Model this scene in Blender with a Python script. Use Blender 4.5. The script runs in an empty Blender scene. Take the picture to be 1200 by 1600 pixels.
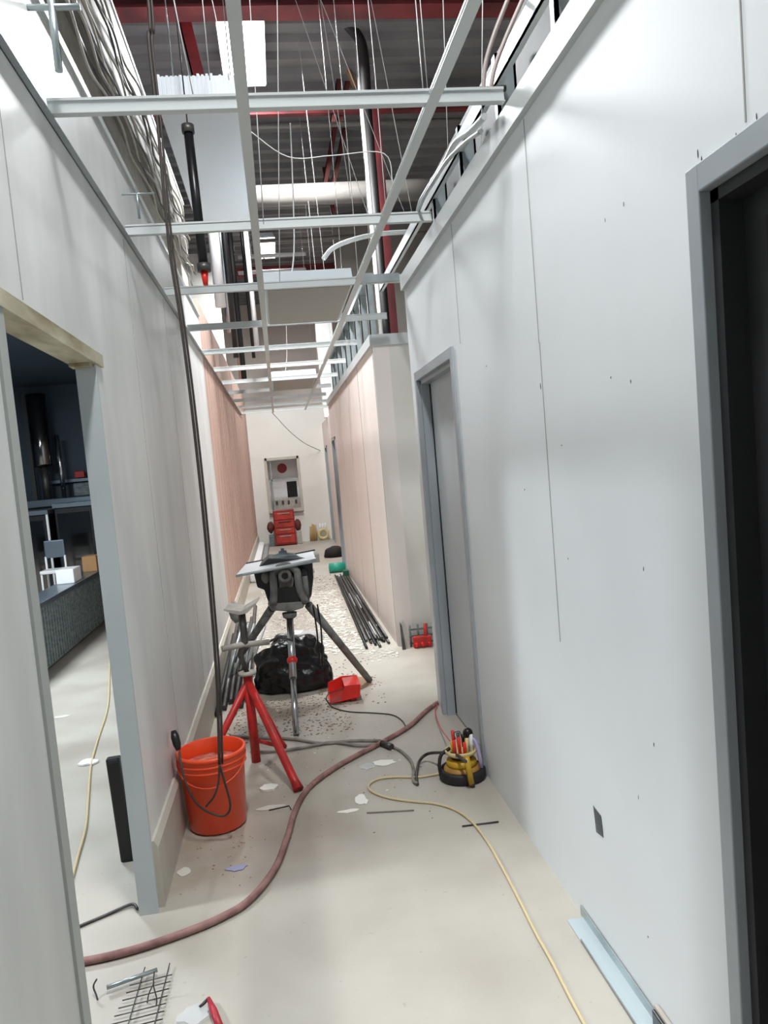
import bpy, bmesh, math, random
from math import radians, sin, cos, pi
from mathutils import Vector, Matrix, noise
random.seed(7)
S = bpy.context.scene
COL = S.collection
# ------------------------------------------------------------------ camera
YAW, PIT, ROL, FPX, CX, CY, CAMH = radians(7.13469), radians(-4.5894), radians(4.99907), 1194.14, 593.7, 821.3, 1.6
fw = Vector((sin(YAW)*cos(PIT), cos(YAW)*cos(PIT), sin(PIT)))
rt = Vector((cos(YAW), -sin(YAW), 0)); dn = -rt.cross(fw)
rt2 = cos(ROL)*rt + sin(ROL)*dn; dn2 = -sin(ROL)*rt + cos(ROL)*dn
cam = bpy.data.objects.new('camera', bpy.data.cameras.new('camera')); COL.objects.link(cam)
M4 = Matrix((rt2, -dn2, -fw)).transposed().to_4x4(); M4.translation = (0, 0, CAMH)
cam.matrix_world = M4
cam.data.sensor_fit = 'AUTO'; cam.data.sensor_width = 36; cam.data.lens = FPX/1600*36
cam.data.shift_x = (600-CX)/1600; cam.data.shift_y = (CY-800)/1600
cam.data.clip_start = 0.05
S.camera = cam
# ------------------------------------------------------------------ exposure, world
S.view_settings.view_transform = 'Standard'; S.view_settings.look = 'None'
S.view_settings.gamma = 1; S.view_settings.use_curve_mapping = False
S.view_settings.exposure = 0.6
W = bpy.data.worlds.new('world'); S.world = W; W.use_nodes = True
W.node_tree.nodes['Background'].inputs[0].default_value = (0.86, 0.92, 1, 1)
W.node_tree.nodes['Background'].inputs[1].default_value = 0.5
# lamp power, watts; near, side and back lamps are added fill
P_NEAR, P_VIS, P_SIDE, P_ROOM, P_BACK = 118, 225, 30, 85, 26
def area(name, loc, sx, sy, watt, color=(1, 1, 1), parent=None, rot=(0, 0, 0)):
    l = bpy.data.lights.new(name, 'AREA'); l.shape = 'RECTANGLE'; l.size = sx; l.size_y = sy
    l.energy = watt; l.color = color
    o = bpy.data.objects.new(name, l); COL.objects.link(o); o.location = loc; o.rotation_euler = rot
    if parent: o.parent = parent
    return o

def at(px, py, ax, v):
    'the point of the plane x|y|z = v seen at a place of the photograph'
    d = rt2*((px-CX)/FPX) + dn2*((py-CY)/FPX) + fw
    o = Vector((0, 0, CAMH)); t = (v-o[ax])/d[ax]
    return o + d*t
def fl(px, py, h=0.0): return at(px, py, 2, h)

# ------------------------------------------------------------------ materials
def lin(c):
    return tuple(((x/255)/12.92 if x/255 <= .04045 else ((x/255+.055)/1.055)**2.4) for x in c) + (1,)
def mat(name, c, rough=.6, metal=0, emit=0, alpha=1, var=0, vscale=8, stretch=(1, 1, 1), bump=0, c2=None, trans=0, coat=0):
    m = bpy.data.materials.new(name); m.use_nodes = True; nt = m.node_tree; b = nt.nodes['Principled BSDF']
    b.inputs['Roughness'].default_value = rough; b.inputs['Metallic'].default_value = metal
    b.inputs['Base Color'].default_value = lin(c)
    if coat: b.inputs['Coat Weight'].default_value = coat
    if trans: b.inputs['Transmission Weight'].default_value = trans
    if alpha < 1: b.inputs['Alpha'].default_value = alpha
    if emit:
        b.inputs['Emission Color'].default_value = lin(c); b.inputs['Emission Strength'].default_value = emit
    if var or c2 or bump:
        tc = nt.nodes.new('ShaderNodeTexCoord'); mp = nt.nodes.new('ShaderNodeMapping')
        mp.inputs['Scale'].default_value = stretch
        nz = nt.nodes.new('ShaderNodeTexNoise'); nz.inputs['Scale'].default_value = vscale; nz.inputs['Detail'].default_value = 6
        nt.links.new(tc.outputs['Object'], mp.inputs[0]); nt.links.new(mp.outputs[0], nz.inputs[0])
        if var or c2:
            rp = nt.nodes.new('ShaderNodeValToRGB')
            a = c2 if c2 else tuple(max(0, x*(1-var)) for x in c)
            rp.color_ramp.elements[0].color = lin(a); rp.color_ramp.elements[1].color = lin(c)
            rp.color_ramp.elements[0].position = .35; rp.color_ramp.elements[1].position = .62
            nt.links.new(nz.outputs[0], rp.inputs[0]); nt.links.new(rp.outputs[0], b.inputs['Base Color'])
        if bump:
            bp = nt.nodes.new('ShaderNodeBump'); bp.inputs['Strength'].default_value = bump; bp.inputs['Distance'].default_value = .02
            nt.links.new(nz.outputs[0], bp.inputs['Height']); nt.links.new(bp.outputs[0], b.inputs['Normal'])
    return m
M = dict(
 wall=mat('white_panel', (234, 239, 241), .5, var=.03, vscale=1.3),
 wall_l=mat('glossy_wall_panel', (231, 232, 230), .45, var=.09, vscale=1.6, stretch=(1, 1.5, .5)),
 wall_back=mat('rear_wall_paint', (232, 224, 218), .6, c2=(226, 214, 208), vscale=1.1, stretch=(1, 1, .3)),
 cream=mat('cream_paint', (234, 233, 226), .7, var=.03, vscale=1),
 pink=mat('pinkish_board', (214, 186, 172), .65, c2=(184, 150, 134), vscale=5, stretch=(1, 3, .12)),
 jamb=mat('blue_grey_trim', (196, 204, 206), .45, var=.03, vscale=3),
 grey_end=mat('grey_edge_trim', (176, 180, 176), .5),
 frame=mat('grey_frame_paint', (164, 171, 176), .38, var=.05, vscale=4),
 leaf=mat('grey_door_paint', (200, 207, 211), .42, var=.05, vscale=2),
 charcoal=mat('charcoal_and_door_shade', (44, 44, 46), .5, var=.1, vscale=3),
 black=mat('black_plastic', (18, 18, 20), .35),
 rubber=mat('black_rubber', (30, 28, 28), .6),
 wood=mat('raw_wood', (196, 190, 166), .7, c2=(140, 128, 96), vscale=6, stretch=(2, .5, 2)),
 base=mat('beige_baseboard', (196, 190, 178), .5, var=.06, vscale=4),
 deck=mat('grey_roof_deck', (138, 136, 136), .6, c2=(112, 110, 112), vscale=.8),
 redsteel=mat('red_oxide_steel', (136, 50, 52), .6, c2=(96, 38, 42), vscale=3),
 ruststeel=mat('brown_red_steel', (120, 60, 54), .6, c2=(84, 44, 42), vscale=3),
 grid=mat('white_grid_metal', (196, 201, 200), .4, metal=.15),
 galv=mat('galvanised_metal', (176, 186, 188), .34, metal=.75, var=.12, vscale=6),
 steel=mat('bright_steel', (190, 192, 196), .22, metal=1),
 chrome=mat('dark_chrome', (120, 118, 118), .12, metal=1),
 darksteel=mat('dark_steel', (92, 90, 88), .45, metal=.6, var=.25, vscale=12),
 wire=mat('pale_wire', (206, 206, 204), .4, metal=.3),
 duct=mat('white_duct', (226, 232, 238), .4),
 greyp=mat('grey_pipe', (150, 146, 140), .5, var=.1, vscale=2),
 lens=mat('lit_lens', (255, 252, 250), .4, emit=9),
 lensroom=mat('lit_lens_cool', (235, 245, 255), .4, emit=5),
 lensoff=mat('unlit_lens', (160, 158, 150), .5),
 housing=mat('fixture_white', (214, 222, 226), .4),
 orange=mat('orange_plastic', (240, 78, 34), .36, var=.05, vscale=5, coat=.2),
 redpaint=mat('red_enamel', (204, 44, 40), .4, var=.16, vscale=14),
 redplast=mat('red_plastic', (226, 44, 34), .4, var=.08, vscale=10),
 hose=mat('dusty_red_hose', (160, 122, 116), .75, c2=(122, 86, 84), vscale=14),
 greyhose=mat('dusty_grey_hose', (146, 138, 130), .75, c2=(112, 106, 102), vscale=16),
 cordy=mat('yellow_cord', (206, 188, 148), .5),
 darkcord=mat('dark_brown_cord', (58, 50, 46), .5),
 bag=mat('black_bag', (14, 14, 18), .26, bump=.9, vscale=14),
 yellow=mat('yellow_plastic', (206, 164, 40), .4, var=.1, vscale=20),
 ochre=mat('ochre_plastic', (176, 130, 58), .5, var=.15, vscale=20),
 creamp=mat('cream_plastic', (226, 208, 150), .45, var=.08, vscale=20),
 green=mat('green_tube', (40, 150, 126), .45), dgreen=mat('dark_green_box', (20, 84, 60), .5),
 blueg=mat('blue_grey_cap', (86, 98, 108), .45, var=.2, vscale=10),
 dust=mat('machine_grey', (128, 128, 124), .7, c2=(92, 92, 90), vscale=14),
 dish=mat('dusty_cast', (178, 172, 162), .6, var=.1, vscale=12),
 plaster=mat('plaster_chip', (236, 234, 226), .8), brownd=mat('brown_dirt', (150, 124, 100), .9),
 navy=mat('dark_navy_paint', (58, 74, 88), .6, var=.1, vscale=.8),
 counter=mat('counter_steel', (120, 132, 142), .3, metal=.7),
 cabinet=mat('black_cabinet', (30, 33, 38), .3),
 plinth=mat('grey_ribbed_panel', (120, 130, 130), .5, c2=(88, 98, 100), vscale=14, stretch=(1, 1, 3)),
 card=mat('cardboard', (170, 130, 86), .8), whitep=mat('white_plastic', (232, 232, 232), .5),
 lilac=mat('lilac_plastic', (170, 160, 196), .45), clear=mat('clear_plastic', (235, 238, 240), .2, alpha=.35),
 dark=mat('dark_opening', (34, 32, 30), .8), beigep=mat('beige_panel', (186, 174, 152), .6),
 mark=mat('scuff_black', (60, 60, 62), .8), seam=mat('joint_line', (168, 166, 162), .7),
 film=mat('grey_plaster_smear', (200, 196, 186), .8), bluem=mat('blue_smear', (150, 150, 178), .8),
)
def floor_mat():
    m = bpy.data.materials.new('dusty_concrete'); m.use_nodes = True; nt = m.node_tree; b = nt.nodes['Principled BSDF']
    N = nt.nodes.new; L = nt.links.new
    geo = N('ShaderNodeNewGeometry')
    n1 = N('ShaderNodeTexNoise'); n1.inputs['Scale'].default_value = 1.7; n1.inputs['Detail'].default_value = 8
    n2 = N('ShaderNodeTexNoise'); n2.inputs['Scale'].default_value = 40; n2.inputs['Detail'].default_value = 3
    n3 = N('ShaderNodeTexNoise'); n3.inputs['Scale'].default_value = 5; n3.inputs['Detail'].default_value = 8
    for n in (n1, n2, n3): L(geo.outputs['Position'], n.inputs[0])
    r1 = N('ShaderNodeValToRGB'); r1.color_ramp.elements[0].color = lin((168, 161, 150)); r1.color_ramp.elements[1].color = lin((184, 179, 168))
    r1.color_ramp.elements[0].position = .35; r1.color_ramp.elements[1].position = .6
    L(n1.outputs[0], r1.inputs[0])
    # brown dirt that collects along the left wall: a stain with a ragged edge
    sp = N('ShaderNodeSeparateXYZ'); L(geo.outputs['Position'], sp.inputs[0])
    def rng(sock, a, bb, c, d):
        q = N('ShaderNodeMapRange'); q.inputs[1].default_value = a; q.inputs[2].default_value = bb; q.inputs[3].default_value = c; q.inputs[4].default_value = d
        L(sock, q.inputs[0]); return q.outputs[0]
    def mth(op, a, bb):
        q = N('ShaderNodeMath'); q.operation = op
        for i, s in enumerate((a, bb)):
            if isinstance(s, (int, float)): q.inputs[i].default_value = s
            else: L(s, q.inputs[i])
        q.use_clamp = True
        return q.outputs[0]
    mx = rng(sp.outputs[0], .5, -.5, 0, 1); my1 = rng(sp.outputs[1], 2.82, 3.0, 0, 1); my2 = rng(sp.outputs[1], 9, 5.5, 0, 1)
    mr = rng(sp.outputs[0], -.68, -.6, 0, 1)
    md = mth('MULTIPLY', mth('MULTIPLY', mx, my1), mth('MULTIPLY', my2, mr))
    nn = rng(n3.outputs[0], .3, .7, .35, 1)
    fac = mth('MULTIPLY', mth('MULTIPLY', md, nn), .8)
    mixc = N('ShaderNodeMix'); mixc.data_type = 'RGBA'; L(fac, mixc.inputs[0]); L(r1.outputs[0], mixc.inputs[6]); mixc.inputs[7].default_value = lin((142, 126, 110))
    sk = rng(n2.outputs[0], .68, .74, 0, .35)
    mix2 = N('ShaderNodeMix'); mix2.data_type = 'RGBA'; L(sk, mix2.inputs[0]); L(mixc.outputs[2], mix2.inputs[6]); mix2.inputs[7].default_value = lin((130, 120, 108))
    L(mix2.outputs[2], b.inputs['Base Color'])
    rr = rng(n1.outputs[0], .3, .7, .38, .6); L(rr, b.inputs['Roughness'])
    return m
M['floor'] = floor_mat()

# ------------------------------------------------------------------ mesh helpers
class MB:
    def __init__(s): s.bm = bmesh.new()
    def box(s, lo, hi, rot=None, piv=None):
        vs = [Vector((x, y, z)) for x in (lo[0], hi[0]) for y in (lo[1], hi[1]) for z in (lo[2], hi[2])]
        if rot:
            R = Matrix.Rotation(rot[1], 4, rot[0]); c = Vector(piv) if piv else (Vector(lo)+Vector(hi))/2
            vs = [R @ (v-c) + c for v in vs]
        v = [s.bm.verts.new(p) for p in vs]
        for f in ((0, 1, 3, 2), (4, 6, 7, 5), (0, 4, 5, 1), (2, 3, 7, 6), (0, 2, 6, 4), (1, 5, 7, 3)): s.bm.faces.new([v[i] for i in f])
        return s
    def tube(s, pts, r, n=10, cap=True, radii=None):
        pts = [Vector(p) for p in pts]; rings = []
        up = None
        for i, p in enumerate(pts):
            t = (pts[min(i+1, len(pts)-1)] - pts[max(i-1, 0)]).normalized()
            if up is None: up = Vector((0, 0, 1)) if abs(t.z) < .9 else Vector((1, 0, 0))
            a = t.cross(up).normalized(); b = a.cross(t).normalized(); up = b
            rr = radii[i] if radii else r
            rings.append([s.bm.verts.new(p + (a*cos(2*pi*k/n) + b*sin(2*pi*k/n))*rr) for k in range(n)])
        for q in range(len(rings)-1):
            for k in range(n):
                f = s.bm.faces.new((rings[q][k], rings[q][(k+1) % n], rings[q+1][(k+1) % n], rings[q+1][k])); f.smooth = True
        if cap:
            s.bm.faces.new(rings[0]); s.bm.faces.new(rings[-1])
        return s
    def lathe(s, prof, c=(0, 0, 0), n=32, close=False):
        c = Vector(c); rings = []
        for r, z in prof:
            rings.append([s.bm.verts.new(c + Vector((r*cos(2*pi*k/n), r*sin(2*pi*k/n), z))) for k in range(n)])
        for q in range(len(rings)-1):
            for k in range(n):
                f = s.bm.faces.new((rings[q][k], rings[q][(k+1) % n], rings[q+1][(k+1) % n], rings[q+1][k])); f.smooth = True
        if prof[0][0] > 0.0001: s.bm.faces.new(rings[0])
        if prof[-1][0] > 0.0001: s.bm.faces.new(rings[-1])
        return s
    def prism(s, poly, vec):
        a = [s.bm.verts.new(Vector(p)) for p in poly]; b = [s.bm.verts.new(Vector(p)+Vector(vec)) for p in poly]
        s.bm.faces.new(a); s.bm.faces.new(b[::-1])
        for i in range(len(a)):
            j = (i+1) % len(a); s.bm.faces.new((a[i], b[i], b[j], a[j]))
        return s
    def blob(s, c, r, seed=0, amp=.25, sub=3, freq=3, flat=True):
        tmp = bmesh.new(); bmesh.ops.create_icosphere(tmp, subdivisions=sub, radius=1)
        mp = {}
        for v in tmp.verts:
            p = v.co.copy(); d = 1 + amp*noise.noise(p*freq + Vector((seed, seed*2, 0))) + amp*.4*noise.noise(p*freq*3+Vector((seed, 0, 0)))
            q = Vector((p.x*r[0], p.y*r[1], p.z*r[2]))*d
            if flat: q.z = max(q.z, -r[2]*.55)
            mp[v] = s.bm.verts.new(Vector(c)+q)
        for f in tmp.faces:
            g = s.bm.faces.new([mp[v] for v in f.verts]); g.smooth = True
        tmp.free(); return s
    def build(s, name, m, parent=None, bevel=0, wall=0, origin=None):
        bmesh.ops.remove_doubles(s.bm, verts=s.bm.verts, dist=1e-6)
        bmesh.ops.recalc_face_normals(s.bm, faces=s.bm.faces)
        me = bpy.data.meshes.new(name); s.bm.to_mesh(me); s.bm.free()
        o = bpy.data.objects.new(name, me); COL.objects.link(o); me.materials.append(m if not isinstance(m, str) else M[m])
        if parent:
            o.parent = parent
            o.matrix_parent_inverse = Matrix.Translation(parent.location).inverted() if parent.type == 'EMPTY' else parent.matrix_parent_inverse.copy()
            if parent.type != 'EMPTY': o.matrix_parent_inverse = Matrix.Identity(4)
        if bevel:
            b = o.modifiers.new('bevel', 'BEVEL'); b.width = bevel; b.segments = 2; b.limit_method = 'ANGLE'
        if wall:
            so = o.modifiers.new('solid', 'SOLIDIFY'); so.thickness = wall; so.offset = 0
        return o
def tag(o, label=None, cat=None, group=None, kind=None):
    if label: o['label'] = label
    if cat: o['category'] = cat
    if group: o['group'] = group
    if kind: o['kind'] = kind
    return o
def thing(name, label, cat, loc, group=None):
    o = bpy.data.objects.new(name, None); COL.objects.link(o); o.location = loc; o.empty_display_size = .1
    return tag(o, label, cat, group)
def struct(name, mb, m, **k):
    return tag(mb.build(name, m, **k), kind='structure')
def smooth(pts, n=6):
    pts = [Vector(p) for p in pts]; P = [pts[0]*2-pts[1]] + pts + [pts[-1]*2-pts[-2]]; out = []
    for i in range(1, len(P)-2):
        for k in range(n):
            t = k/n; a, b, c, d = P[i-1:i+3]
            out.append(.5*((2*b)+(c-a)*t+(2*a-5*b+4*c-d)*t*t+(3*b-a-3*c+d)*t*t*t))
    out.append(pts[-1]); return out
def label_part(o, l): o['label'] = l; return o

XL, XR, ZG, ZW = -.61, .885, 2.76, 2.74
DECK = 5.6
# ------------------------------------------------------------------ setting
struct('floor', MB().box((-7, -3, -.1), (7, 26, 0)), 'floor')
# corrugated roof deck, ribs run across the building
poly = []
y = -3.0
while y < 26:
    poly += [(-7, y, DECK), (-7, y+.09, DECK), (-7, y+.12, DECK+.06), (-7, y+.27, DECK+.06), (-7, y+.30, DECK)]; y += .30
mb = MB(); prev = None
for p in poly:
    a, b = mb.bm.verts.new(p), mb.bm.verts.new((7, p[1], p[2]))
    if prev and (Vector(p)-prev[2]).length > 1e-5: mb.bm.faces.new((prev[0], a, b, prev[1]))
    prev = (a, b, Vector(p))
struct('ceiling', mb, 'deck', wall=.004)
# left wall with its door opening (y 1.91-2.87)
mb = MB()
mb.box((XL-.06, -3, 0), (XL, 1.91, 3.15)); mb.box((XL-.06, 1.91, 2.07), (XL, 2.86, 3.15)); mb.box((XL-.06, 2.86, 0), (XL, 7.5, 3.15))
struct('wall_left', mb, 'wall_l')
mb = MB(); mb.box((XL-.064, 2.842, 0), (XL+.006, 2.859, 2.03))
struct('trim_1', mb, 'jamb')
mb = MB(); mb.box((XL-.08, 1.88, 2.04), (XL+.012, 2.95, 2.085)); mb.box((XL-.075, 2.80, 2.028), (XL-.005, 2.862, 2.042))
struct('trim_2', mb, 'wood')
mb = MB(); mb.box((XL-.078, 1.905, 0), (XL+.008, 1.922, 2.04)); mb.box((XL, 1.868, 0), (XL+.008, 1.905, 2.04))
struct('trim_3', mb, 'grey_end')
mb = MB(); mb.prism([(XL, 2.88, 0), (XL+.024, 2.88, 0), (XL+.024, 2.88, .235), (XL+.01, 2.88, .262), (XL, 2.88, .262)], (0, 14.5, -.0))
struct('baseboard_left', mb, 'base')
# the upper band of the left wall: recess and deep white fascia
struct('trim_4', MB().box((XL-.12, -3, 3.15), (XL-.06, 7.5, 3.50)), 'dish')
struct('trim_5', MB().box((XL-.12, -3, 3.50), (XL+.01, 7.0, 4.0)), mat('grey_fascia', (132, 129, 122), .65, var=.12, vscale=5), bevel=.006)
struct('trim_15', MB().box((XL-.04, -3, 3.985), (XL+.016, 7.0, 4.01)), 'whitep')  # white strip paints the bright lit top edge of the fascia
struct('trim_6', MB().box((XL-.06, -3, 3.13), (XL+.012, 7.5, 3.165)), 'grid')
# pinkish rear part
struct('wall_left_rear', MB().box((XL-.07, 7.5, 0), (XL, 17.4, 3.3)), 'pink')
mb = MB()
for i in range(26):
    yy = 7.9+i*.37
    mb.box((XL, yy, .2), (XL+.003, yy+.016, 2.74))
struct('trim_7', mb, mat('board_rib', (178, 140, 128), .7))
# right wall: near part (two doorways), rear part, alcove between
D1a, D1b, D2a, D2b, DH = .52, 1.46, 3.69, 4.62, 2.085
T = .14
mb = MB()
mb.box((XR, -3, 0), (XR+T, D1a, ZW)); mb.box((XR, D1a, DH), (XR+T, D1b, ZW)); mb.box((XR, D1b, 0), (XR+T, D2a, ZW))
mb.box((XR, D2a, DH), (XR+T, D2b, ZW)); mb.box((XR, D2b, 0), (XR+T, 4.82, ZW))
struct('wall_right', mb, 'wall')
mb = MB(); mb.box((XR, 6.53, 0), (XR+T, 11.55, 2.68)); mb.box((XR, 11.55, 2.08), (XR+T, 12.3, 2.68))
mb.box((XR, 12.3, 0), (XR+T, 12.4, 2.68))
struct('wall_right_rear', mb, 'wall_back')
struct('wall_alcove', MB().box((XR+T, 6.53, 0), (4, 6.65, 2.68)), mat('alcove_paint', (222, 220, 214), .6, c2=(206, 202, 192), vscale=.9))
struct('wall_alcove_near', MB().box((XR+T, 4.70, 0), (4, 4.82, ZW)), 'wall')
mb = MB(); mb.box((1.06, 12.4, 0), (1.2, 16.3, 2.62)); mb.box((1.06, 16.3, 2.1), (1.2, 17.1, 2.62)); mb.box((1.06, 17.1, 0), (1.2, 17.4, 2.62))
mb.box((XR+T, 12.28, 0), (1.06, 12.4, 2.62))
struct('wall_right_end', mb, 'wall_back')
# white angles on top of the right walls
for i, (a, b, x, z) in enumerate(((-3, 4.82, XR, ZW), (6.51, 12.4, XR, 2.68))):
    mb = MB(); mb.box((x-.022, a, z-.075), (x, b, z)); mb.box((x-.022, a, z-.0), (x+T, b, z+.012))
    struct('trim_%d' % (8+i), mb, 'grid')
struct('trim_10', MB().box((XR-.02, 6.505, 2.60), (4, 6.53, 2.692)), 'grid')
# end wall with pass-through
mb = MB(); WX0, WX1, WZ0, WZ1 = -.29, .46, .74, 1.92
mb.box((-.69, 17.4, 0), (WX0, 17.5, 3.04)); mb.box((WX1, 17.4, 0), (1.3, 17.5, 3.04)); mb.box((WX0, 17.4, 0), (WX1, 17.5, WZ0)); mb.box((WX0, 17.4, WZ1), (WX1, 17.5, 3.04))
struct('wall_end', mb, 'cream')
struct('wall_building_end', MB().box((-7, 18.6, 0), (7, 18.75, DECK)), mat('far_wall', (244, 234, 224), .7, var=.1, vscale=.6))
struct('wall_building_left', MB().box((-7.1, -3, 0), (-7, 18.75, DECK)), 'deck')
struct('wall_building_right', MB().box((7, -3, 0), (7.1, 18.75, DECK)), 'deck')
struct('wall_building_near', MB().box((-7, -3.1, 0), (7, -3, DECK)), 'wall')
struct('wall_bulkhead', MB().box((1.22, 12.5, 2.7), (3.6, 12.62, DECK)), mat('bulkhead_paint', (178, 174, 166), .7, var=.06, vscale=1))
struct('wall_bulkhead_left', MB().box((-3.4, 14.2, 2.9), (-.75, 14.32, DECK)), 'cream')
struct('trim_11', MB().box((1.0, 15.4, 2.62), (1.32, 15.6, DECK)), 'whitep')
w = struct('window_1', MB().box((WX0-.02, 17.38, WZ0-.03), (WX0+.04, 17.52, WZ1+.03)).box((WX1-.04, 17.38, WZ0-.03), (WX1+.02, 17.52, WZ1+.03))
    .box((WX0, 17.38, WZ1-.03), (WX1, 17.52, WZ1+.03)).box((WX0, 17.3, WZ0-.03), (WX1, 17.52, WZ0+.03)), 'base')
MB().box((WX0, 17.44, 1.43), (WX1, 17.47, 1.46)).build('crossbar', 'galv', w)
MB().box((WX0+.1, 17.44, WZ0), (WX0+.125, 17.47, WZ1)).build('mullion', 'galv', w)
# room behind the left wall
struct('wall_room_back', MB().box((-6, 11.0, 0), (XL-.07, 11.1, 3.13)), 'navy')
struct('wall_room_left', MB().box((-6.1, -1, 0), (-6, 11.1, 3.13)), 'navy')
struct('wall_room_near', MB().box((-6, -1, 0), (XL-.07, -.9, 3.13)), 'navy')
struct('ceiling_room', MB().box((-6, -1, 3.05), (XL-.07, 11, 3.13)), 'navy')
# joints and scuffs on the walls
def seam(x, y, z0, z1, w=.004, side=-1):
    return MB().box((min(x, x+side*.0015), y-w/2, z0), (max(x, x+side*.0015), y+w/2, z1))
R = bpy.data.objects['wall_right']; L_ = bpy.data.objects['wall_left']; RR = bpy.data.objects['wall_right_rear']
for y0, z0, z1 in ((2.45, .95, 1.95), (2.455, 1.95, 2.66), (1.315, 2.15, 2.66), (3.5, 2.12, 2.66)): seam(XR, y0, z0, z1, .004).build('panel_joint', 'seam', R)
for y0 in (.9, 2.11, 3.75, 4.98, 6.2): seam(XL, y0, .27 if y0 > 2.8 else 2.1, 2.74, .004, 1).build('panel_joint', 'seam', L_)
for y0, z0, z1 in ((6.56, 0, 2.6), (7.85, 0, 2.6), (9.1, 0, 2.6), (10.3, 0, 2.6)): seam(XR, y0, z0, z1, .012).build('panel_joint', 'darksteel' if y0 < 8 else 'seam', RR)
def scuff(px, py, w, h, rot=0):
    p = at(px, py, 0, XR)
    mb = MB(); n = 7
    pts = [(XR-.0008, p.y + w*(random.uniform(.6, 1)*cos(a)), p.z + h*(random.uniform(.7, 1)*sin(a))) for a in [2*pi*k/n for k in range(n)]]
    mb.prism(pts, (-.0006, 0, 0)); mb.build('scuff_mark', 'mark', R)
for px, py, w_, h_ in ((975, 319, .0015, .007), (946, 344, .001, .006), (888, 873, .003, .004), (1006, 889, .0015, .006), (1022, 1163, .002, .006),
    (878, 696, .003, .003), (1091, 240, .002, .01), (1097, 249, .002, .008), (1151, 215, .002, .01), (1183, 182, .002, .008), (955, 590, .002, .004), (986, 596, .002, .005),
    (1013, 1464, .003, .003), (760, 572, .004, .003), (820, 765, .004, .003), (845, 603, .003, .012), (998, 1246, .001, .008)): scuff(px, py, w_, h_)
mb = MB()
for k in range(6):
    a = at(927+k*2.2, 1258+k*3, 0, XR-.001); b = at(930+k*2.0+2, 1300+k*1.6, 0, XR-.001)
    mb.prism([a, a+Vector((0, -.006, -.004)), b+Vector((0, -.005, 0)), b], (-.0006, 0, 0))
label_part(mb.build('scuff_mark', 'mark', R), 'black paint swipe low on the wall')

# ------------------------------------------------------------------ doors
def door(n, ya, yb, leafm, jambm):
    g = MB(); fx = XR-.012
    g.box((fx, yb-.002, 0), (XR+.10, yb+.045, DH+.05)); g.box((fx, ya-.045, 0), (XR+.10, ya+.002, DH+.05)); g.box((fx, ya, DH-.005), (XR+.10, yb, DH+.05))
    f = struct('door_%d' % n, g, 'frame', bevel=.003)
    j = MB(); j.box((XR+.012, yb-.03, 0), (XR+.065, yb-.0025, DH-.006)); j.box((XR+.012, ya+.0025, 0), (XR+.065, ya+.03, DH-.006)); j.box((XR+.012, ya, DH-.03), (XR+.065, yb, DH-.0055))
    j.build('door_stop', jambm, f)
    MB().box((XR+.065, ya+.004, .012), (XR+.105, yb-.004, DH-.01)).build('door_leaf', leafm, f)
    return f
d1 = door(1, D1a, D1b, 'charcoal', 'charcoal'); d2 = door(2, D2a, D2b, 'leaf', 'frame')  # near door's unlit look is put into its charcoal stop and leaf
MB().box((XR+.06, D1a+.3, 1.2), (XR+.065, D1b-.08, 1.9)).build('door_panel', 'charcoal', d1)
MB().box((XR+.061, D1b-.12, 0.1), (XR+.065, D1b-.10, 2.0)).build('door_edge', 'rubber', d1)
MB().box((XR+.059, D2b-.06, .02), (XR+.065, D2b-.045, 2.05)).build('door_edge', 'black', d2)
for n, x, a, b, h in ((3, XR, 11.6, 12.28, 2.07), (4, 1.06, 16.35, 17.05, 2.09)):
    g = MB().box((x-.01, b-.04, 0), (x+.12, b, h)).box((x-.01, a, 0), (x+.12, a+.04, h)).box((x-.01, a, h-.04), (x+.12, b, h))
    f = struct('door_%d' % n, g, 'frame'); MB().box((x+.09, a+.04, .01), (x+.11, b-.04, h-.04)).build('door_leaf', 'leaf' if n == 3 else 'charcoal', f)

# ------------------------------------------------------------------ ceiling grid
struct('trim_12', MB().box((XL, -3, ZG), (XL+.024, 15.0, ZG+.003)).box((XL, -3, ZG), (XL+.003, 15.0, ZG+.03)), 'galv')
def tee(mb, a, b, w=.024, h=.04):
    ax = 0 if abs(b[0]-a[0]) > abs(b[1]-a[1]) else 1; o = 1-ax
    def bx(hw, z0, z1):
        lo = [0, 0, a[2]+z0]; hi = [0, 0, a[2]+z1]
        lo[ax], hi[ax] = a[ax], b[ax]; lo[o], hi[o] = a[o]-hw, a[o]+hw; mb.box(lo, hi)
    bx(w/2, 0, .003); bx(.002, .003, h-.006); bx(.006, h-.008, h)
    return mb
mains = {'left': .0, 'right': .614}
for nm, x in mains.items():
    tag(tee(MB(), (x, -1.0, ZG), (x, 14.9, ZG), .038, .045).build('grid_runner', 'grid'),
        'long white %s-hand ceiling grid runner running down the corridor' % nm, 'ceiling grid', 'main grid runners')
ords = ['first', 'second', 'third', 'fourth', 'fifth', 'sixth', 'seventh', 'eighth', 'ninth', 'tenth', 'eleventh']
TY = [2.57+1.22*i for i in range(11)]
for i, yy in enumerate(TY):
    x1 = XR-.022 if (yy < 4.8 or 6.6 < yy < 12.4) else (XR+.1 if yy < 6.6 else 1.06)
    o = tee(MB(), (XL+.01, yy, ZG+.004), (x1, yy, ZG+.004), .03, .05).build('cross_tee', 'grid')
    o['label'] = 'thin white ceiling cross tee, %s row counted from the camera' % ords[i]; o['category'] = 'ceiling grid'; o['group'] = 'cross tees of the ceiling grid'
t = tag(MB().box((.615, 4.95, ZG+.004), (XR, 4.98, ZG+.05)).build('stub_rail', 'galv'), 'short galvanised stub rail joining right runner to wall end', 'ceiling grid')
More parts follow.
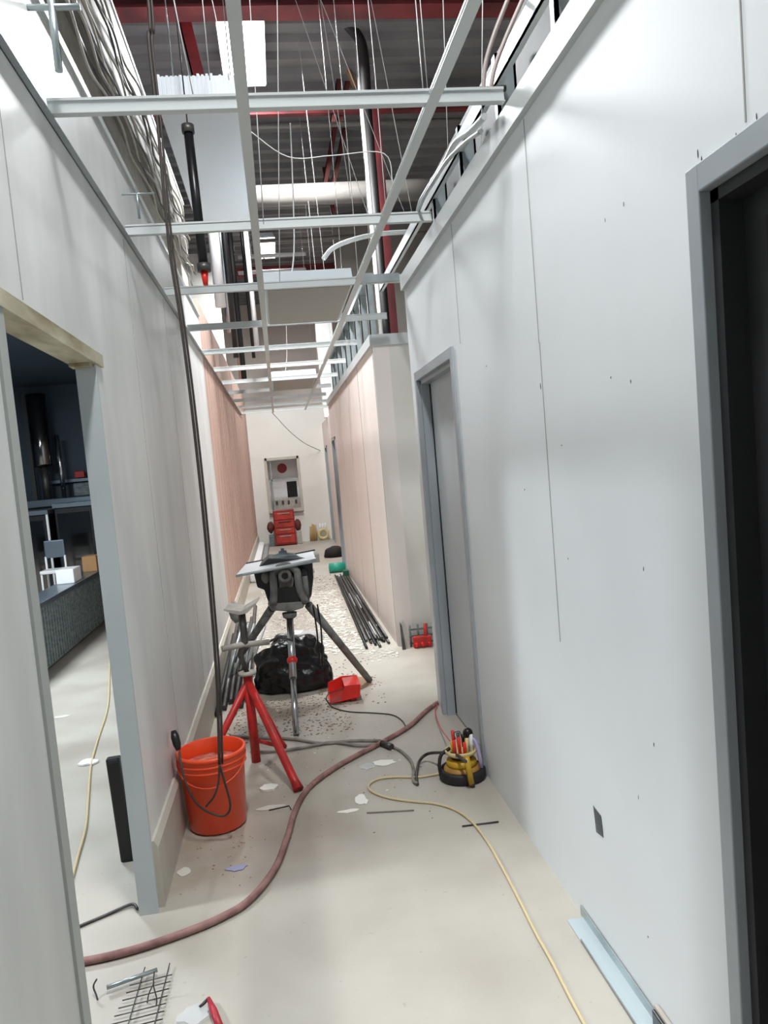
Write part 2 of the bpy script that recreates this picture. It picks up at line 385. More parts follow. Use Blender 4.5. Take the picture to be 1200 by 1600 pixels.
# suspension wires
for nm, x in mains.items():
    for i, yy in enumerate([TY[0]+.1, TY[1]-.15, TY[1]+.5, TY[2]-.1, TY[3]-.3, TY[4], TY[5], TY[6], TY[7]]):
        dx = random.uniform(-.06, .08); dy = random.uniform(-.1, .1)
        pts = smooth([(x, yy, ZG+.04), (x+dx*.3+.01, yy+dy*.2, ZG+.9), (x+dx, yy+dy, DECK)], 5)
        o = MB().tube(pts, .002, 5).build('hanger_wire', 'wire')
        o['label'] = 'thin steel hanger wire tied to %s runner, %s wire from the camera' % (nm, ords[i]); o['category'] = 'wire'; o['group'] = 'hanger wires of the ceiling grid'
for i, (px0, py0, px1, py1, yy) in enumerate(((270, 0, 305, 165, 3.0), (315, 0, 328, 125, 3.6), (330, 0, 358, 125, 3.8), (400, 180, 412, 350, 3.3), (430, 0, 437, 440, 3.9),
        (655, 0, 668, 140, 3.4), (690, 0, 700, 240, 3.6), (752, 0, 752, 240, 3.0), (530, 205, 578, 345, 5.5), (595, 240, 635, 340, 5.2), (540, 260, 548, 310, 5.4), (625, 240, 645, 340, 5.0))):
    u, v = at(px0, py0, 1, yy), at(px1, py1, 1, yy); u = u + (u-v)*((DECK-u.z)/(u-v).z)
    o = MB().tube(smooth([u, (u+v)/2+Vector((.01, 0, 0)), v], 4), .0022, 5).build('loose_wire', 'wire')
    ds = ['left of the white duct', 'crossing the duct front', 'beside the left lamp tube', 'under the first cross tee by left runner', 'long one between the two runners', 'near the dark red column top',
          'beside the wide right runner', 'just left of the diagonal stud track', 'slanting down left of red column', 'slanting down right of red column', 'short one at the beige pipe', 'short one by right runner']
    tag(o, 'loose pale wire hanging above grid, ' + ds[i], 'wire', 'loose wires above the grid')

# ------------------------------------------------------------------ lamps above
def highbay(loc, watt, label, group='linear high bay lamps', w=.26, L=.95):
    t = thing('high_bay_lamp', label, 'lamp', loc, group); x, y, z = loc
    MB().prism([(x-w/2, y-L/2, z), (x+w/2, y-L/2, z), (x+w/2-.04, y-L/2, z+.08), (x-w/2+.04, y-L/2, z+.08)], (0, L, 0)).build('housing', 'housing', t)
    for s, a, b in ((-1, -w/2+.01, -.06), (1, -.03, w/2-.01)):
        MB().box((x+a, y-L/2+.02, z-.02), (x+b, y+L/2-.02, z-.002)).build('lens', 'lens', t, bevel=.006)
    for q in (-1, 1):
        MB().tube([(x, y+q*L*.35, z+.07), (x, y+q*L*.35, DECK+.06)], .003, 5).build('suspension_cable', 'wire', t)
    area('lamp_light', (x, y, z-.03), w, L, watt, (.96, .98, 1), None)
    return t
highbay((.042, 7.2, 5.35), P_VIS, 'bright linear high bay lamp above the white duct', w=.40, L=1.15)
highbay((.145, 13.2, 5.35), P_VIS*.45, 'second bright high bay lamp farther down the corridor', w=.31, L=1.15)
highbay((.12, 1.6, 5.35), P_NEAR, 'added unseen high bay lamp overhead near the camera')  # added lamp out of view, brightens the near and middle floor
highbay((-3.4, 4.2, 4.8), P_SIDE, 'added unseen lamp over the left side room roof')  # added lamp, lights the upper areas from the left
highbay((3.4, 3, 4.8), P_SIDE*.4, 'added unseen lamp over the rooms on the right')  # added on the right side too, fill for the upper areas
highbay((.1, 15.2, 4.7), P_BACK, 'added fill lamp over the far end of the corridor')  # lamp added to brighten the end wall
# troffers lying in the grid
def troffer(x0, x1, y0, y1, label, h=.13):
    t = thing('recessed_light', label, 'ceiling light', ((x0+x1)/2, y0, ZG+.01), 'unlit recessed lights in the grid')
    MB().prism([(x0, y0, ZG+.012), (x0, y1, ZG+.012), (x0, y1-.1, ZG+h), (x0, y0+.06, ZG+h)], (x1-x0, 0, 0)).build('housing', 'housing', t, bevel=.004)
    MB().box((x0+.02, y0+.02, ZG+.004), (x1-.02, y1-.02, ZG+.011)).build('lens', 'lensoff', t)
    MB().tube(smooth([((x0+x1)/2-.1, y0+.3, ZG+h), ((x0+x1)/2-.05, y0+.35, ZG+h+.3), ((x0+x1)/2, y0+.4, ZG+1.2)], 5), .006, 6).build('lead', 'wire', t)
    return t
troffer(.02, .594, 5.02, 6.2, 'unlit grey recessed light panel with pale blue housing, nearer one')
troffer(.02, .594, 9.9, 11.08, 'unlit small looking recessed light panel far down corridor')
# white duct
t = thing('air_duct', 'white rectangular air duct with ribbed front hanging above left grid', 'duct', (-.22, 5.3, 3.6))
MB().box((-.45, 4.40, 3.6), (-.01, 6.45, 3.78)).build('body', 'duct', t, bevel=.004)
for i in range(19):
    x = -.446+i*.0236
    MB().box((x, 4.385, 3.602), (x+.013, 4.402, 3.765+random.uniform(0, .02))).build('rib', 'duct', t)
for xx in (-.40, -.06): MB().tube([(xx, 4.9, 3.78), (xx, 4.9, DECK)], .004, 5).build('hanger_rod', 'steel', t)

# ------------------------------------------------------------------ roof steel
def ibeam(mb, a, b, w=.16, h=.26, t=.02):
    ax = 0 if abs(b[0]-a[0]) > .01 else (1 if abs(b[1]-a[1]) > .01 else 2)
    if ax == 0:
        mb.box((a[0], a[1]-w/2, a[2]), (b[0], a[1]+w/2, a[2]+t)); mb.box((a[0], a[1]-w/2, a[2]+h-t), (b[0], a[1]+w/2, a[2]+h)); mb.box((a[0], a[1]-t/2, a[2]+t), (b[0], a[1]+t/2, a[2]+h-t))
    elif ax == 2:
        mb.box((a[0]-w/2, a[1]-h/2, a[2]), (a[0]+w/2, a[1]-h/2+t, b[2])); mb.box((a[0]-w/2, a[1]+h/2-t, a[2]), (a[0]+w/2, a[1]+h/2, b[2])); mb.box((a[0]-t/2, a[1]-h/2+t, a[2]), (a[0]+t/2, a[1]+h/2-t, b[2]))
    return mb
tag(ibeam(MB(), (-6.9, 6.2, 5.12), (6.9, 6.2, 5.12), .2, .42).build('steel_beam', 'redsteel'), 'large red roof beam crossing the top of the view', 'beam', 'red roof beams')
tag(ibeam(MB(), (-6.9, 8.2, 5.25), (6.9, 8.2, 5.25), .08, .12).build('steel_beam', 'redsteel'), 'thinner red roof beam behind the first cross tee', 'beam', 'red roof beams')
tag(ibeam(MB(), (-6.9, 14.8, 5.3), (6.9, 14.8, 5.3), .1, .16).build('steel_beam', 'redsteel'), 'farthest red roof beam above the second lamp', 'beam', 'red roof beams')
t = tag(ibeam(MB(), (1.29, 7.9, 0), (1.29, 7.9, 5.2), .10, .16, .014).build('steel_column', 'redsteel'), 'dark red steel column standing behind the right wall', 'column')
tag(MB().tube([(1.20, 7.72, 0), (1.20, 7.72, DECK)] , .045, 12).build('drain_pipe', 'rubber'), 'dark vertical pipe strapped beside the red column', 'pipe')
tag(MB().tube([(1.13, 7.6, 0), (1.13, 7.6, DECK)], .022, 10).build('conduit', 'whitep'), 'white vertical conduit beside the dark pipe and red column', 'pipe')
tag(MB().tube(smooth([at(500, -20, 1, 7.2), at(520, 8, 1, 7.2), at(543, 38, 1, 7.3), at(562, 62, 1, 7.35), at(569, 95, 1, 7.4), at(573, 160, 1, 7.5)], 6), .05, 12).build('flexible_hose', 'rubber'), 'thick dark hose curving down to the red column', 'hose')
# truss members
for i, (p0, p1, yy) in enumerate((((288, 30), (312, 128), 6.5), ((540, 60), (520, 190), 8.2), ((558, 60), (530, 190), 8.25), ((525, 190), (508, 285), 9.3), ((540, 195), (520, 290), 9.35), ((512, 285), (522, 335), 10.5))):
    a, b = at(*p0, 1, yy), at(*p1, 1, yy); a = a + (a-b)*((DECK-a.z)/(a-b).z); w_ = .10 if i == 0 else .06
    mb = MB(); d = (b-a).normalized(); sx = Vector((w_/2, 0, 0))
    mb.prism([a-sx, a+sx, b+sx, b-sx], (0, .012, 0)); mb.prism([a-sx, a-sx+Vector((.012, 0, 0)), b-sx+Vector((.012, 0, 0)), b-sx], (0, .06, 0))
    nm = ['bright red steel brace hanging left of the first lamp', 'brown red brace, left one above the first cross tee', 'brown red brace, right one above the first cross tee',
          'brown red brace, left one below the thin red beam', 'brown red brace, right one below the thin red beam', 'short brown red brace under the beige pipe'][i]
    tag(mb.build('steel_brace', 'redsteel' if i == 0 else 'ruststeel'), nm, 'brace', 'steel roof braces')
a, b = at(538, 95, 1, 8.1), at(555, 135, 1, 8.1)
tag(MB().tube([a, b], .03, 6).build('wood_wedge', 'card'), 'small tan wood piece wedged by the red column', 'wood')
tag(MB().tube([(-.2, 8.7, 4.63), (2.6, 8.7, 4.63)], .11, 20).build('insulated_pipe', 'greyp'), 'thick beige grey pipe running across under the roof', 'pipe')
for i, (yy, z) in enumerate(((8.9, 5.45), (10.4, 5.1), (11.6, 5.0))):
    tag(MB().tube([(-6, yy, z), (6, yy, z)], .03, 8).build('roof_conduit', 'greyp'), 'thin grey conduit across the roof deck, %s one from the camera' % ords[i], 'pipe', 'conduits under the roof')
for i, (py, yy) in enumerate(((402, 11.9), (427, 12.3))):
    a, b = at(372, py, 1, yy), at(478, py-6, 1, yy)
    tag(MB().tube([a, (b.x, b.y, a.z)], .03, 8).tube([(a.x+.2, yy, a.z), (a.x+.2, yy, DECK+.06)], .006, 6).build('white_rail', 'whitep'), ('upper' if i == 0 else 'lower') + ' white rail crossing behind the second lamp', 'rail', 'white rails behind the lamp')
# vertical pipes and strips left of the grid, far side
def vert(name, px, py0, py1, yy, r, m, label, cat='pipe', g=None):
    a, b = at(px, py0, 1, yy), at(px, py1, 1, yy)
    z0 = max(b.z, 2.83); x = (a.x+b.x)/2
    return tag(MB().tube([(x, yy, z0), (x, yy, DECK)], r, 10).build(name, m), label, cat, g)
for px, py0, py1, yy, r, m, lb in ((362, 380, 590, 8.2, .03, 'black', 'black vertical pipe nearest the pinkish wall'), (375, 430, 620, 10.2, .035, 'rubber', 'dark vertical pipe behind the black one'),
      (388, 380, 560, 9.6, .022, 'black', 'slim dark vertical pipe close to left runner'), (340, 380, 480, 8.6, .06, 'whitep', 'wide white vertical pipe above the pinkish wall'), (352, 370, 520, 9.4, .035, 'steel', 'shiny vertical pipe beside the wide white one'),
      (368, 380, 600, 12.5, .05, 'pink', 'pinkish vertical pipe far behind the dark ones'), (397, 450, 540, 9.0, .03, 'whitep', 'slim white vertical pipe touching left runner')):
    vert('vertical_pipe', px, py0, py1, yy, r, m, lb, g='vertical pipes above the pinkish wall')
# sprinkler drop pipe
t = thing('sprinkler_pipe', 'black vertical drop pipe in front of the white duct', 'pipe', (-.33, 4.2, 2.85))
a = at(294, 205, 1, 4.1); b = at(318, 412, 1, 4.1)
MB().tube([a, b], .024, 14).build('pipe', 'black', t)
MB().tube([a, (a.x, a.y, DECK)], .004, 6).build('hanger_rod', 'darksteel', t)
MB().tube([a+Vector((0, 0, -.01)), a+Vector((0, 0, .03))], .032, 14).build('coupling', 'darksteel', t)
MB().tube([b, b+Vector((0, 0, -.04))], .034, 14).build('reducer', 'darksteel', t)
MB().tube([b+Vector((.0, 0, -.04)), b+Vector((.0, 0, -.11))], .018, 12, radii=[.02, .012]).build('sprinkler_head', 'redplast', t)
# cables along the fascia
def bundle(z0, z1, n, label, g, y0, y1, m):
    for i in range(n):
        z = z0+(z1-z0)*i/(n-1); x = XL+.03+random.uniform(-.012, .012); pts = []; yy = y0; ph = random.uniform(0, 6)
        while yy < y1:
            pts.append((x+.012*sin(yy*7+ph), yy, z+.028*noise.noise(Vector((i*3.1, yy*2.6, 0)))*2)); yy += .11
        tag(MB().tube(smooth(pts, 2), .006, 5).build('cable', m if i % 2 else 'dish'), ['lowest', 'second lowest', 'middle', 'second highest', 'highest'][i]+' '+label, 'cable', g)
bundle(3.28, 3.44, 5, 'grey wavy cable strung in the recess under the left fascia', 'cables in the recess', 1.5, 7.2, 'darksteel')
bundle(3.58, 3.76, 5, 'grey wavy cable strung along the left fascia face', 'cables along the fascia', 1.5, 6.9, 'darksteel')
for i, (p0, p1, p2, w_) in enumerate((((68, -5), (78, 112), (128, 33), .012), ((206, 293), (209, 342), (240, 293), .006))):
    yy = at(*p0, 0, XL+.05).y
    a = at(*p0, 1, yy); b = at(*p1, 1, yy); c = at(*p2, 1, yy)
    a.x = b.x = XL+.07
    mb = MB().tube([a, b], w_, 8); mb.tube([(XL-.05, yy, a.z-.03), (c.x, yy, a.z-.03)], w_*.8, 8)
    tag(mb.build('hanger_bracket', 'galv'), ['larger', 'smaller'][i] + ' grey metal hanger bracket on the upper left wall', 'bracket', 'hanger brackets')

# ------------------------------------------------------------------ framing above right wall
XS = 1.0
for i in range(9):
    yy = 1.75+i*.62 if i < 5 else 6.75+(i-5)*.62
    if 4.75 < yy: continue
    lb = ords[i]
    mb = MB(); mb.box((XS-.02, yy, ZW+.012), (XS+.06, yy+.012, 3.14)); mb.box((XS-.02, yy, ZW+.02), (XS-.008, yy+.045, 3.14)); mb.box((XS+.05, yy, ZW+.02), (XS+.06, yy+.045, 3.14))
    o = mb.build('metal_stud', 'galv'); tag(o, 'upright metal stud on top of the right wall, %s from the camera' % lb, 'stud', 'metal studs above the right wall')
for i in range(9):
    yy = 7.0+i*.6
    mb = MB(); mb.box((XS-.06, yy, 2.69), (XS-.05, yy+.04, 3.3)); mb.box((XS-.06, yy, 2.69), (XS, yy+.01, 3.3))
    tag(mb.build('metal_stud', 'galv'), 'small metal stud above rear right wall, %s from the alcove' % ords[i], 'stud', 'metal studs above the rear wall')
tag(MB().box((XS-.03, 1.0, 3.02+.0), (XS-.022, 6.4, 3.09)).box((XS-.03, 1.0, 3.02), (XS+.0, 6.4, 3.026)).build('stud_track', 'grid'), 'white diagonal looking stud track above the right wall', 'track')
tag(MB().box((XS-.075, 6.95, 3.25), (XS+.01, 12.0, 3.31)).build('stud_track', 'galv'), 'galvanised track along studs above rear right wall', 'track')
tag(MB().box((XS+.09, -1, ZW+.0), (XS+.11, 4.6, 3.3)).build('backing_board', mat('dark_backing', (70, 74, 76), .6, c2=(44, 46, 50), vscale=2)), 'dark backing board behind the near metal studs', 'panel')
tag(MB().box((XS+.065, 2.3, ZW), (XS+.085, 2.6, 3.3)).build('backing_board', 'beigep'), 'beige backing board leaning behind metal studs', 'panel')
for i, pts in enumerate((((795, -5), (770, 60), (757, 110), (756, 160)), ((818, -5), (790, 60), (772, 110), (764, 160)))):
    tag(MB().tube(smooth([at(px, py, 1, 2.62) for px, py in pts], 6), .0075, 8).build('flexible_cable', mat('brown_grey_jacket', (150, 138, 134), .5)), ('left' if i == 0 else 'right') + ' brown grey cable dropping to the first cross tee', 'cable', 'cables dropping by the right wall')
tag(MB().tube(smooth([at(px, py, 0, .84) for px, py in ((757, 182), (735, 205), (712, 222), (696, 252), (675, 285), (656, 318), (652, 345))], 6), .012, 8).build('flexible_conduit', 'grid'), 'pale flexible conduit sagging along top of the right wall', 'conduit')
tag(MB().tube(smooth([at(px, py, 0, .80) for px, py in ((752, 205), (728, 222), (700, 250), (680, 280), (662, 310), (648, 345))], 6), .008, 8).build('flexible_conduit', 'galv'), 'dull thinner conduit beside the pale flexible one', 'conduit')
tag(MB().tube(smooth([at(px, py, 1, 2.63) for px, py in ((520, 163), (560, 155), (600, 150), (660, 145), (720, 142), (790, 138))], 6), .011, 8).build('black_hose', 'rubber'), 'black hose lying across just above the first cross tee', 'hose')
tag(MB().tube(smooth([at(px, py, 1, 6.0) for px, py in ((505, 405), (520, 388), (550, 375), (590, 366), (640, 362))], 6), .018, 8).build('curved_conduit', 'grid'), 'white conduit arching behind the second cross tee', 'conduit')
tag(MB().tube(smooth([at(px, py, 1, 3.4) for px, py in ((384, 200), (450, 245), (520, 243), (600, 240))]+[(.614, 3.4, 2.80)], 6), .0025, 5).build('slack_wire', 'wire'), 'slack thin wire strung across below the red beam', 'wire')

tag(MB().tube(smooth([(-.02, 14.9, 2.76), (.3, 16.2, 2.45), (.62, 17.0, 2.2), (.97, 17.39, 2.02)], 6), .006, 6).build('slanting_wire', 'darkcord'), 'thin dark wire slanting down across the far end wall', 'wire')
# ------------------------------------------------------------------ bucket
bc = (-.435, 3.53, 0)
t = thing('bucket', 'orange plastic bucket on the floor against the left wall', 'bucket', bc)
prof = [(0, .004), (.122, .004), (.13, .012), (.147, .29), (.149, .292), (.156, .293), (.156, .298), (.150, .302), (.150, .318), (.158, .320), (.158, .326), (.151, .329), (.151, .345), (.160, .348), (.160, .362), (.150, .365), (.146, .36), (.144, .29), (.126, .02), (0, .016)]
MB().lathe(prof, bc, 48).build('body', 'orange', t)
hp = [Vector((bc[0]+.158*cos(a), bc[1]-.158*sin(a)-.0, .335-.10*sin(a))) for a in [pi*k/14 for k in range(15)]]
MB().tube(hp, .003, 6).build('handle', 'orange', t)
MB().lathe([(0, .0), (.138, .0), (.140, .008), (0, .012)], (bc[0], bc[1], .285), 32).build('contents', mat('orange_dusty', (214, 92, 66), .7, c2=(236, 190, 170), vscale=24), t)
# dark cable hanging from above to the bucket
cy = 3.32
pts = [at(228, -40, 1, cy), at(232, 60, 1, cy), at(246, 190, 1, cy), at(264, 380, 1, cy), at(282, 500, 1, cy), at(300, 640, 1, cy), at(320, 830, 1, cy), at(338, 1050, 1, cy), at(343, 1195, 1, cy)]
t = thing('power_cord', 'dark brown power cord hanging down in front of the orange bucket', 'cord', tuple(pts[-1]))
top = Vector((pts[0].x, cy, DECK))
MB().tube(smooth([top]+pts, 6), .0065, 8).build('cord', 'darkcord', t)
MB().tube(smooth([p+Vector((.012, .008, 0)) for p in ([top]+pts)], 6), .005, 8).build('cord', 'darkcord', t)
MB().tube(smooth([at(343, 1195, 1, cy), at(352, 1225, 1, cy), at(360, 1258, 1, cy), at(352, 1274, 1, cy), at(330, 1271, 1, cy), at(308, 1256, 1, cy), at(292, 1228, 1, cy+.01), at(283, 1195, 1, cy+.05), at(280, 1172, 1, cy+.09)], 6), .005, 8).build('cord_loop', 'darkcord', t)
MB().tube(smooth([at(343, 1195, 1, cy-.01), at(341, 1225, 1, cy-.01), at(334, 1245, 1, cy-.01), at(322, 1260, 1, cy)], 6), .0045, 8).build('cord_loop', 'darkcord', t)
a, b = at(279, 1172, 1, 3.42), at(271, 1142, 1, 3.46)
MB().tube([a, a.lerp(b, .3), a.lerp(b, .7), b], .012, 12, radii=[.010, .018, .019, .012]).build('plug', 'black', t)

# ------------------------------------------------------------------ red pipe stand
px_, py_ = -.282, 4.25
t = thing('pipe_stand', 'red tripod pipe stand behind the orange bucket with grey dish head', 'stand', (px_, py_, 0))
MB().tube([(px_, py_, 0), (px_, py_, .50)], .026, 16).build('column', 'redpaint', t)
for (fx, fy), r in (((-.56, 4.22), .02), ((-.13, 4.38), .02), ((-.056, 3.76), .022)):
    a = Vector((px_, py_, .46)); b = Vector((fx, fy, .012)); m_ = a.lerp(b, .92)
    MB().tube([a, m_, b], r, 14, radii=[r, r, r*1.25]).build('leg', 'redpaint', t)
MB().tube([(px_, py_, .125), (px_+.115, py_-.24, .17)], .012, 10).build('brace', 'redpaint', t)
MB().lathe([(0, .5), (.046, .5), (.05, .506), (.05, .516), (0, .518)], (px_, py_, 0), 24).build('collar', 'dish', t)
hx = at(378, 960, 1, 4.25).x
MB().tube([(px_, py_, .51), (px_-.03, py_, .62), (hx, py_, .68), (hx, py_, .855)], .019, 12, radii=[.014, .016, .02, .02]).build('inner_post', 'darksteel', t)
mb = MB()
# shallow V-shaped dish head
cz = .852
mb.prism([(hx-.095, py_-.05, cz+.03), (hx-.05, py_-.05, cz+.008), (hx-.012, py_-.05, cz-.004), (hx+.03, py_-.05, cz-.0), (hx+.085, py_-.05, cz+.045), (hx+.08, py_-.05, cz+.05), (hx+.0, py_-.05, cz+.014), (hx-.09, py_-.05, cz+.036)], (.02, .13, .012))
mb.build('dish_head', 'dish', t)
a, b = at(347, 1014, 1, 4.2), at(420, 1003, 1, 4.3)
MB().tube([a, a.lerp(b, .4)+Vector((0, 0, .006)), b], .017, 12).build('clamp_arm', 'dish', t)
MB().tube([b, b+Vector((.05, .1, .0)), b+Vector((.13, .2, -.05))], .007, 8).build('clamp_lever', 'darksteel', t)

# ------------------------------------------------------------------ machine on tripod
Y0 = 5.2
t = thing('threading_machine', 'black and grey machine with steel tray on tripod legs', 'machine', (-.03, Y0, 0))
def mp(px, py, y=Y0): return at(px, py, 1, y)
# housing
mb = MB(); poly = [mp(396, 893), mp(402, 918), mp(413, 922), mp(418, 938), mp(432, 948), mp(480, 945), mp(487, 930), mp(490, 903), mp(488, 872), mp(420, 872)]
mb.prism(poly, (0, .26, 0)); mb.build('housing', 'charcoal', t, bevel=.008)
# arched cast yoke
c = mp(446, 901, Y0-.09)
arch = [c + Vector((.083*cos(a)*1.0, 0, .07*sin(a))) for a in [pi+(-pi)*k/12 for k in range(13)]]
lf = mp(427, 945, Y0-.09); rg = mp(478, 942, Y0-.09)
MB().tube(smooth([lf, mp(428, 920, Y0-.09)]+arch[1:-1]+[mp(468, 920, Y0-.09), rg], 3), .026, 14).build('yoke', 'dust', t)
mb = MB(); mb.prism([mp(434, 905, Y0-.08), mp(440, 892, Y0-.08), mp(452, 892, Y0-.08), mp(460, 905, Y0-.08), mp(456, 930, Y0-.08), mp(447, 942, Y0-.08), mp(438, 930, Y0-.08)], (0, .05, 0)); mb.build('chuck_body', 'dust', t, bevel=.01)
cc = mp(445, 900, Y0-.11)
ring = [cc+Vector((.034*cos(a), 0, .034*sin(a))) for a in [2*pi*k/20 for k in range(21)]]
MB().tube(ring, .013, 10, cap=False).build('chuck_ring', 'dust', t)
MB().tube([cc+Vector((0, .01, 0)), cc+Vector((0, .05, 0))], .028, 18).build('bore', 'black', t)
MB().box(mp(433, 945, Y0-.085)-Vector((0, 0, 0)), mp(465, 915, Y0-.06)).build('chip_pan', 'black', t)
MB().tube([mp(476, 900, Y0-.06), mp(480, 940, Y0-.06)], .02, 10).build('lever', 'dust', t)
MB().blob(mp(416, 902, Y0-.03), (.035, .035, .045), 3, .1, 2, flat=False).build('knob', 'dust', t)
MB().blob(mp(473, 896, Y0-.04), (.03, .03, .04), 5, .1, 2, flat=False).build('knob', 'charcoal', t)
# tray
zt = .955
mb = MB(); mb.prism([(-.345, Y0-.16, zt), (-.06, Y0-.16, zt+.024), (.19, Y0-.10, zt+.045), (.19, Y0+.22, zt+.068), (-.29, Y0+.24, zt+.022)], (0, 0, .006)); mb.build('tray', mat('brushed_tray', (206, 210, 214), .4, metal=.35), t)
MB().tube([(-.29, Y0+.24, zt+.03), (.2, Y0+.22, zt+.078)], .006, 8).build('tray_rail', 'darksteel', t)
MB().prism([(-.345, Y0-.165, zt-.008), (.19, Y0-.105, zt+.030), (.19, Y0-.105, zt+.055), (-.345, Y0-.165, zt+.008)], (0, .006, 0)).build('tray_lip', 'galv', t)
MB().box((.185, Y0-.04, zt+.02), (.215, Y0+.2, zt+.075)).build('end_bracket', 'dish', t)
dm = mp(443, 876, Y0+.12)
MB().lathe([(.115, -.02), (.11, .01), (.08, .036), (.03, .046), (.028, .06), (.012, .064), (.012, .078), (0, .08)], (dm.x, Y0+.12, 1.0), 28).build('motor_cap', 'blueg', t)
# base plate
mb = MB(); mb.prism([mp(418, 944, Y0-.1), mp(424, 954, Y0-.1), mp(455, 956, Y0-.1), mp(474, 950, Y0-.1), mp(478, 940, Y0-.1)], (0, .32, 0)); mb.build('base_plate', 'dust', t, bevel=.006)
hz = mp(452, 955, Y0).z
MB().lathe([(.05, 0), (.045, -.03), (.03, -.04), (0, -.04)], (mp(452, 955, Y0-.05).x, Y0-.05, hz), 20).build('leg_socket', 'dust', t)
a = Vector((mp(452, 955, Y0-.05).x, Y0-.05, hz-.02)); b = fl(463, 1150)+Vector((0, 0, .006))
MB().tube([a, a.lerp(b, .55)], .024, 14).build('leg', 'steel', t)
MB().tube([a.lerp(b, .53), b], .019, 14).build('leg', 'steel', t)
cl = at(457, 1032, 1, a.lerp(b, .38).y); q = a.lerp(b, .40)
MB().blob(q, (.036, .036, .03), 2, .05, 2, flat=False).build('leg_collar', 'redplast', t)
a2 = mp(482, 945, Y0+.02); b2 = fl(578, 1066)+Vector((0, 0, .012))
MB().tube([a2, b2], .024, 14, radii=[.03, .024]).build('leg', 'dust', t)
a3 = mp(425, 950, Y0+.05); b3 = Vector((-.56, 6.3, .012))
MB().tube([a3, b3], .024, 14, radii=[.03, .024]).build('leg', 'dust', t)
for dx in (0, .03):
    MB().tube(smooth([mp(489, 945, Y0)+Vector((dx, 0, 0)), mp(495, 985, Y0)+Vector((dx, 0, 0)), mp(500, 1040, Y0)+Vector((dx*.6, 0, 0))], 5), .006, 8).build('drive_cable', 'black', t)
# garbage bag
g = fl(462, 1100)
tag(MB().blob((-.04, 5.62, .15), (.27, .2, .245), 14, .30, 5, 1.5).build('garbage_bag', 'bag'), 'full black garbage bag slumped under the tripod machine', 'bag')
tag(MB().blob((.03, 5.95, .30), (.19, .1, .06), 9, .35, 3, 3).build('plastic_wrap', 'clear'), 'crumpled clear plastic wrap on top of the black bag', 'plastic')
# red dustpan like box
t = thing('red_scoop', 'red plastic box tipped open beside the black bag', 'box', (.3, 5.2, 0))
mb = MB(); y0, y1 = 5.12, 5.34
mb.prism([(.27, y0, .01), (.40, y0-.02, .035), (.41, y0-.02, .12), (.30, y0, .115)], (.0, .008, 0))
mb.prism([(.19, y1, .0), (.40, y1, .035), (.41, y1, .12), (.30, y1, .125), (.2, y1, .09)], (0, .008, 0))
mb.prism([(.19, y0, .0), (.40, y0-.02, .035), (.40, y0-.02, .043), (.19, y0, .008)], (0, .23, 0))
mb.prism([(.40, y0-.02, .035), (.41, y0-.02, .12), (.402, y0-.02, .12), (.392, y0-.02, .035)], (0, .25, 0))
mb.prism([(.30, y0, .115), (.41, y0-.02, .12), (.41, y0-.02, .112), (.30, y0, .107)], (0, .23, 0))
mb.box((.24, y0+.02, 0), (.28, y0+.06, .02)).box((.34, y0+.02, .0), (.38, y0+.06, .045)); mb.build('box_body', 'redplast', t, bevel=.004)
MB().prism([(.19, y0, 0), (.27, y0, .01), (.30, y0, .11), (.2, y0, .085)], (0, .004, 0)).build('clear_cover', mat('smoky_plastic', (150, 60, 56), .3, alpha=.45), t)
MB().tube(smooth([(.2, 5.13, .09), (.17, 5.1, .05), (.2, 5.09, .01), (.27, 5.1, .006)], 6), .004, 6).build('wire_bail', 'darksteel', t)

# ------------------------------------------------------------------ conduits and studs on floor
for i in range(6):
    x = -.57+.038*i; y0 = 5.15+.13*(i % 3); hz = .03+.03*(i % 2)
    tag(MB().tube([(x, y0, .02), (x+.03, 6.9+.1*i, .16+hz+.06*(i % 3))], .018, 10).build('steel_pipe', 'darksteel' if i % 3 else 'rubber'),
        'dark steel pipe in the loose pile, %s from the left baseboard' % ords[i], 'pipe', 'loose pipes by the left baseboard')
for i in range(5):
    a = fl(352+i*9, 1085-i*6) + Vector((0, 0, .03)); b = Vector((a.x+.16, a.y+.35, .46-.03*i))
    tag(MB().tube([a, b], .011, 8).build('thin_rod', 'galv'), 'thin grey rod leaning behind the red stand, %s from the left' % ords[i], 'rod', 'thin rods behind the red stand')
tag(MB().blob((-.5, 6.75, .42), (.05, .05, .1), 6, .3, 2, flat=False).build('cap_fitting', 'dust'), 'dusty grey fitting on the loose pipe pile', 'fitting')
for i in range(8):
    tag(MB().tube([(.61+.030*i, 6.55+.09*((i*3) % 4), .014), (.68+.026*i, 11.3-.12*(i % 3), .014)], .0125, 8).build('metal_tube', 'darksteel' if i % 3 else 'rubber'),
        'long dark metal tube on floor by rear right wall, %s from the left' % ords[i], 'tube', 'metal tubes along the rear right wall')
for i in range(4):
    tag(MB().tube([(.67+.05*i, 6.75, .038), (.72+.035*i, 10.9, .038)], .0115, 8).build('metal_tube', 'darksteel'),
        'dark metal tube lying on top of the tube pile, %s from the left' % ords[i], 'tube', 'metal tubes on top of the pile')
t = thing('green_roll', 'green tube lying by rear right wall on the floor', 'tube', (.78, 11.7, 0))
MB().tube([(.62, 11.7, .075), (.87, 11.7, .075)], .075, 24).build('roll', 'green', t)
MB().tube([(.615, 11.7, .075), (.62, 11.7, .075)], .05, 18).build('core', mat('pale_green', (120, 180, 160), .6), t)
tag(MB().box((.79, 11.05, 0), (.87, 11.2, .1)).build('small_box', 'dgreen', bevel=.006), 'small dark green box below the green tube', 'box')
tag(MB().blob((.86, 13.8, .06), (.2, .16, .14), 12, .12, 3, 1.5).build('dark_sack', 'dark'), 'dark rounded sack near the far right doorway', 'sack')
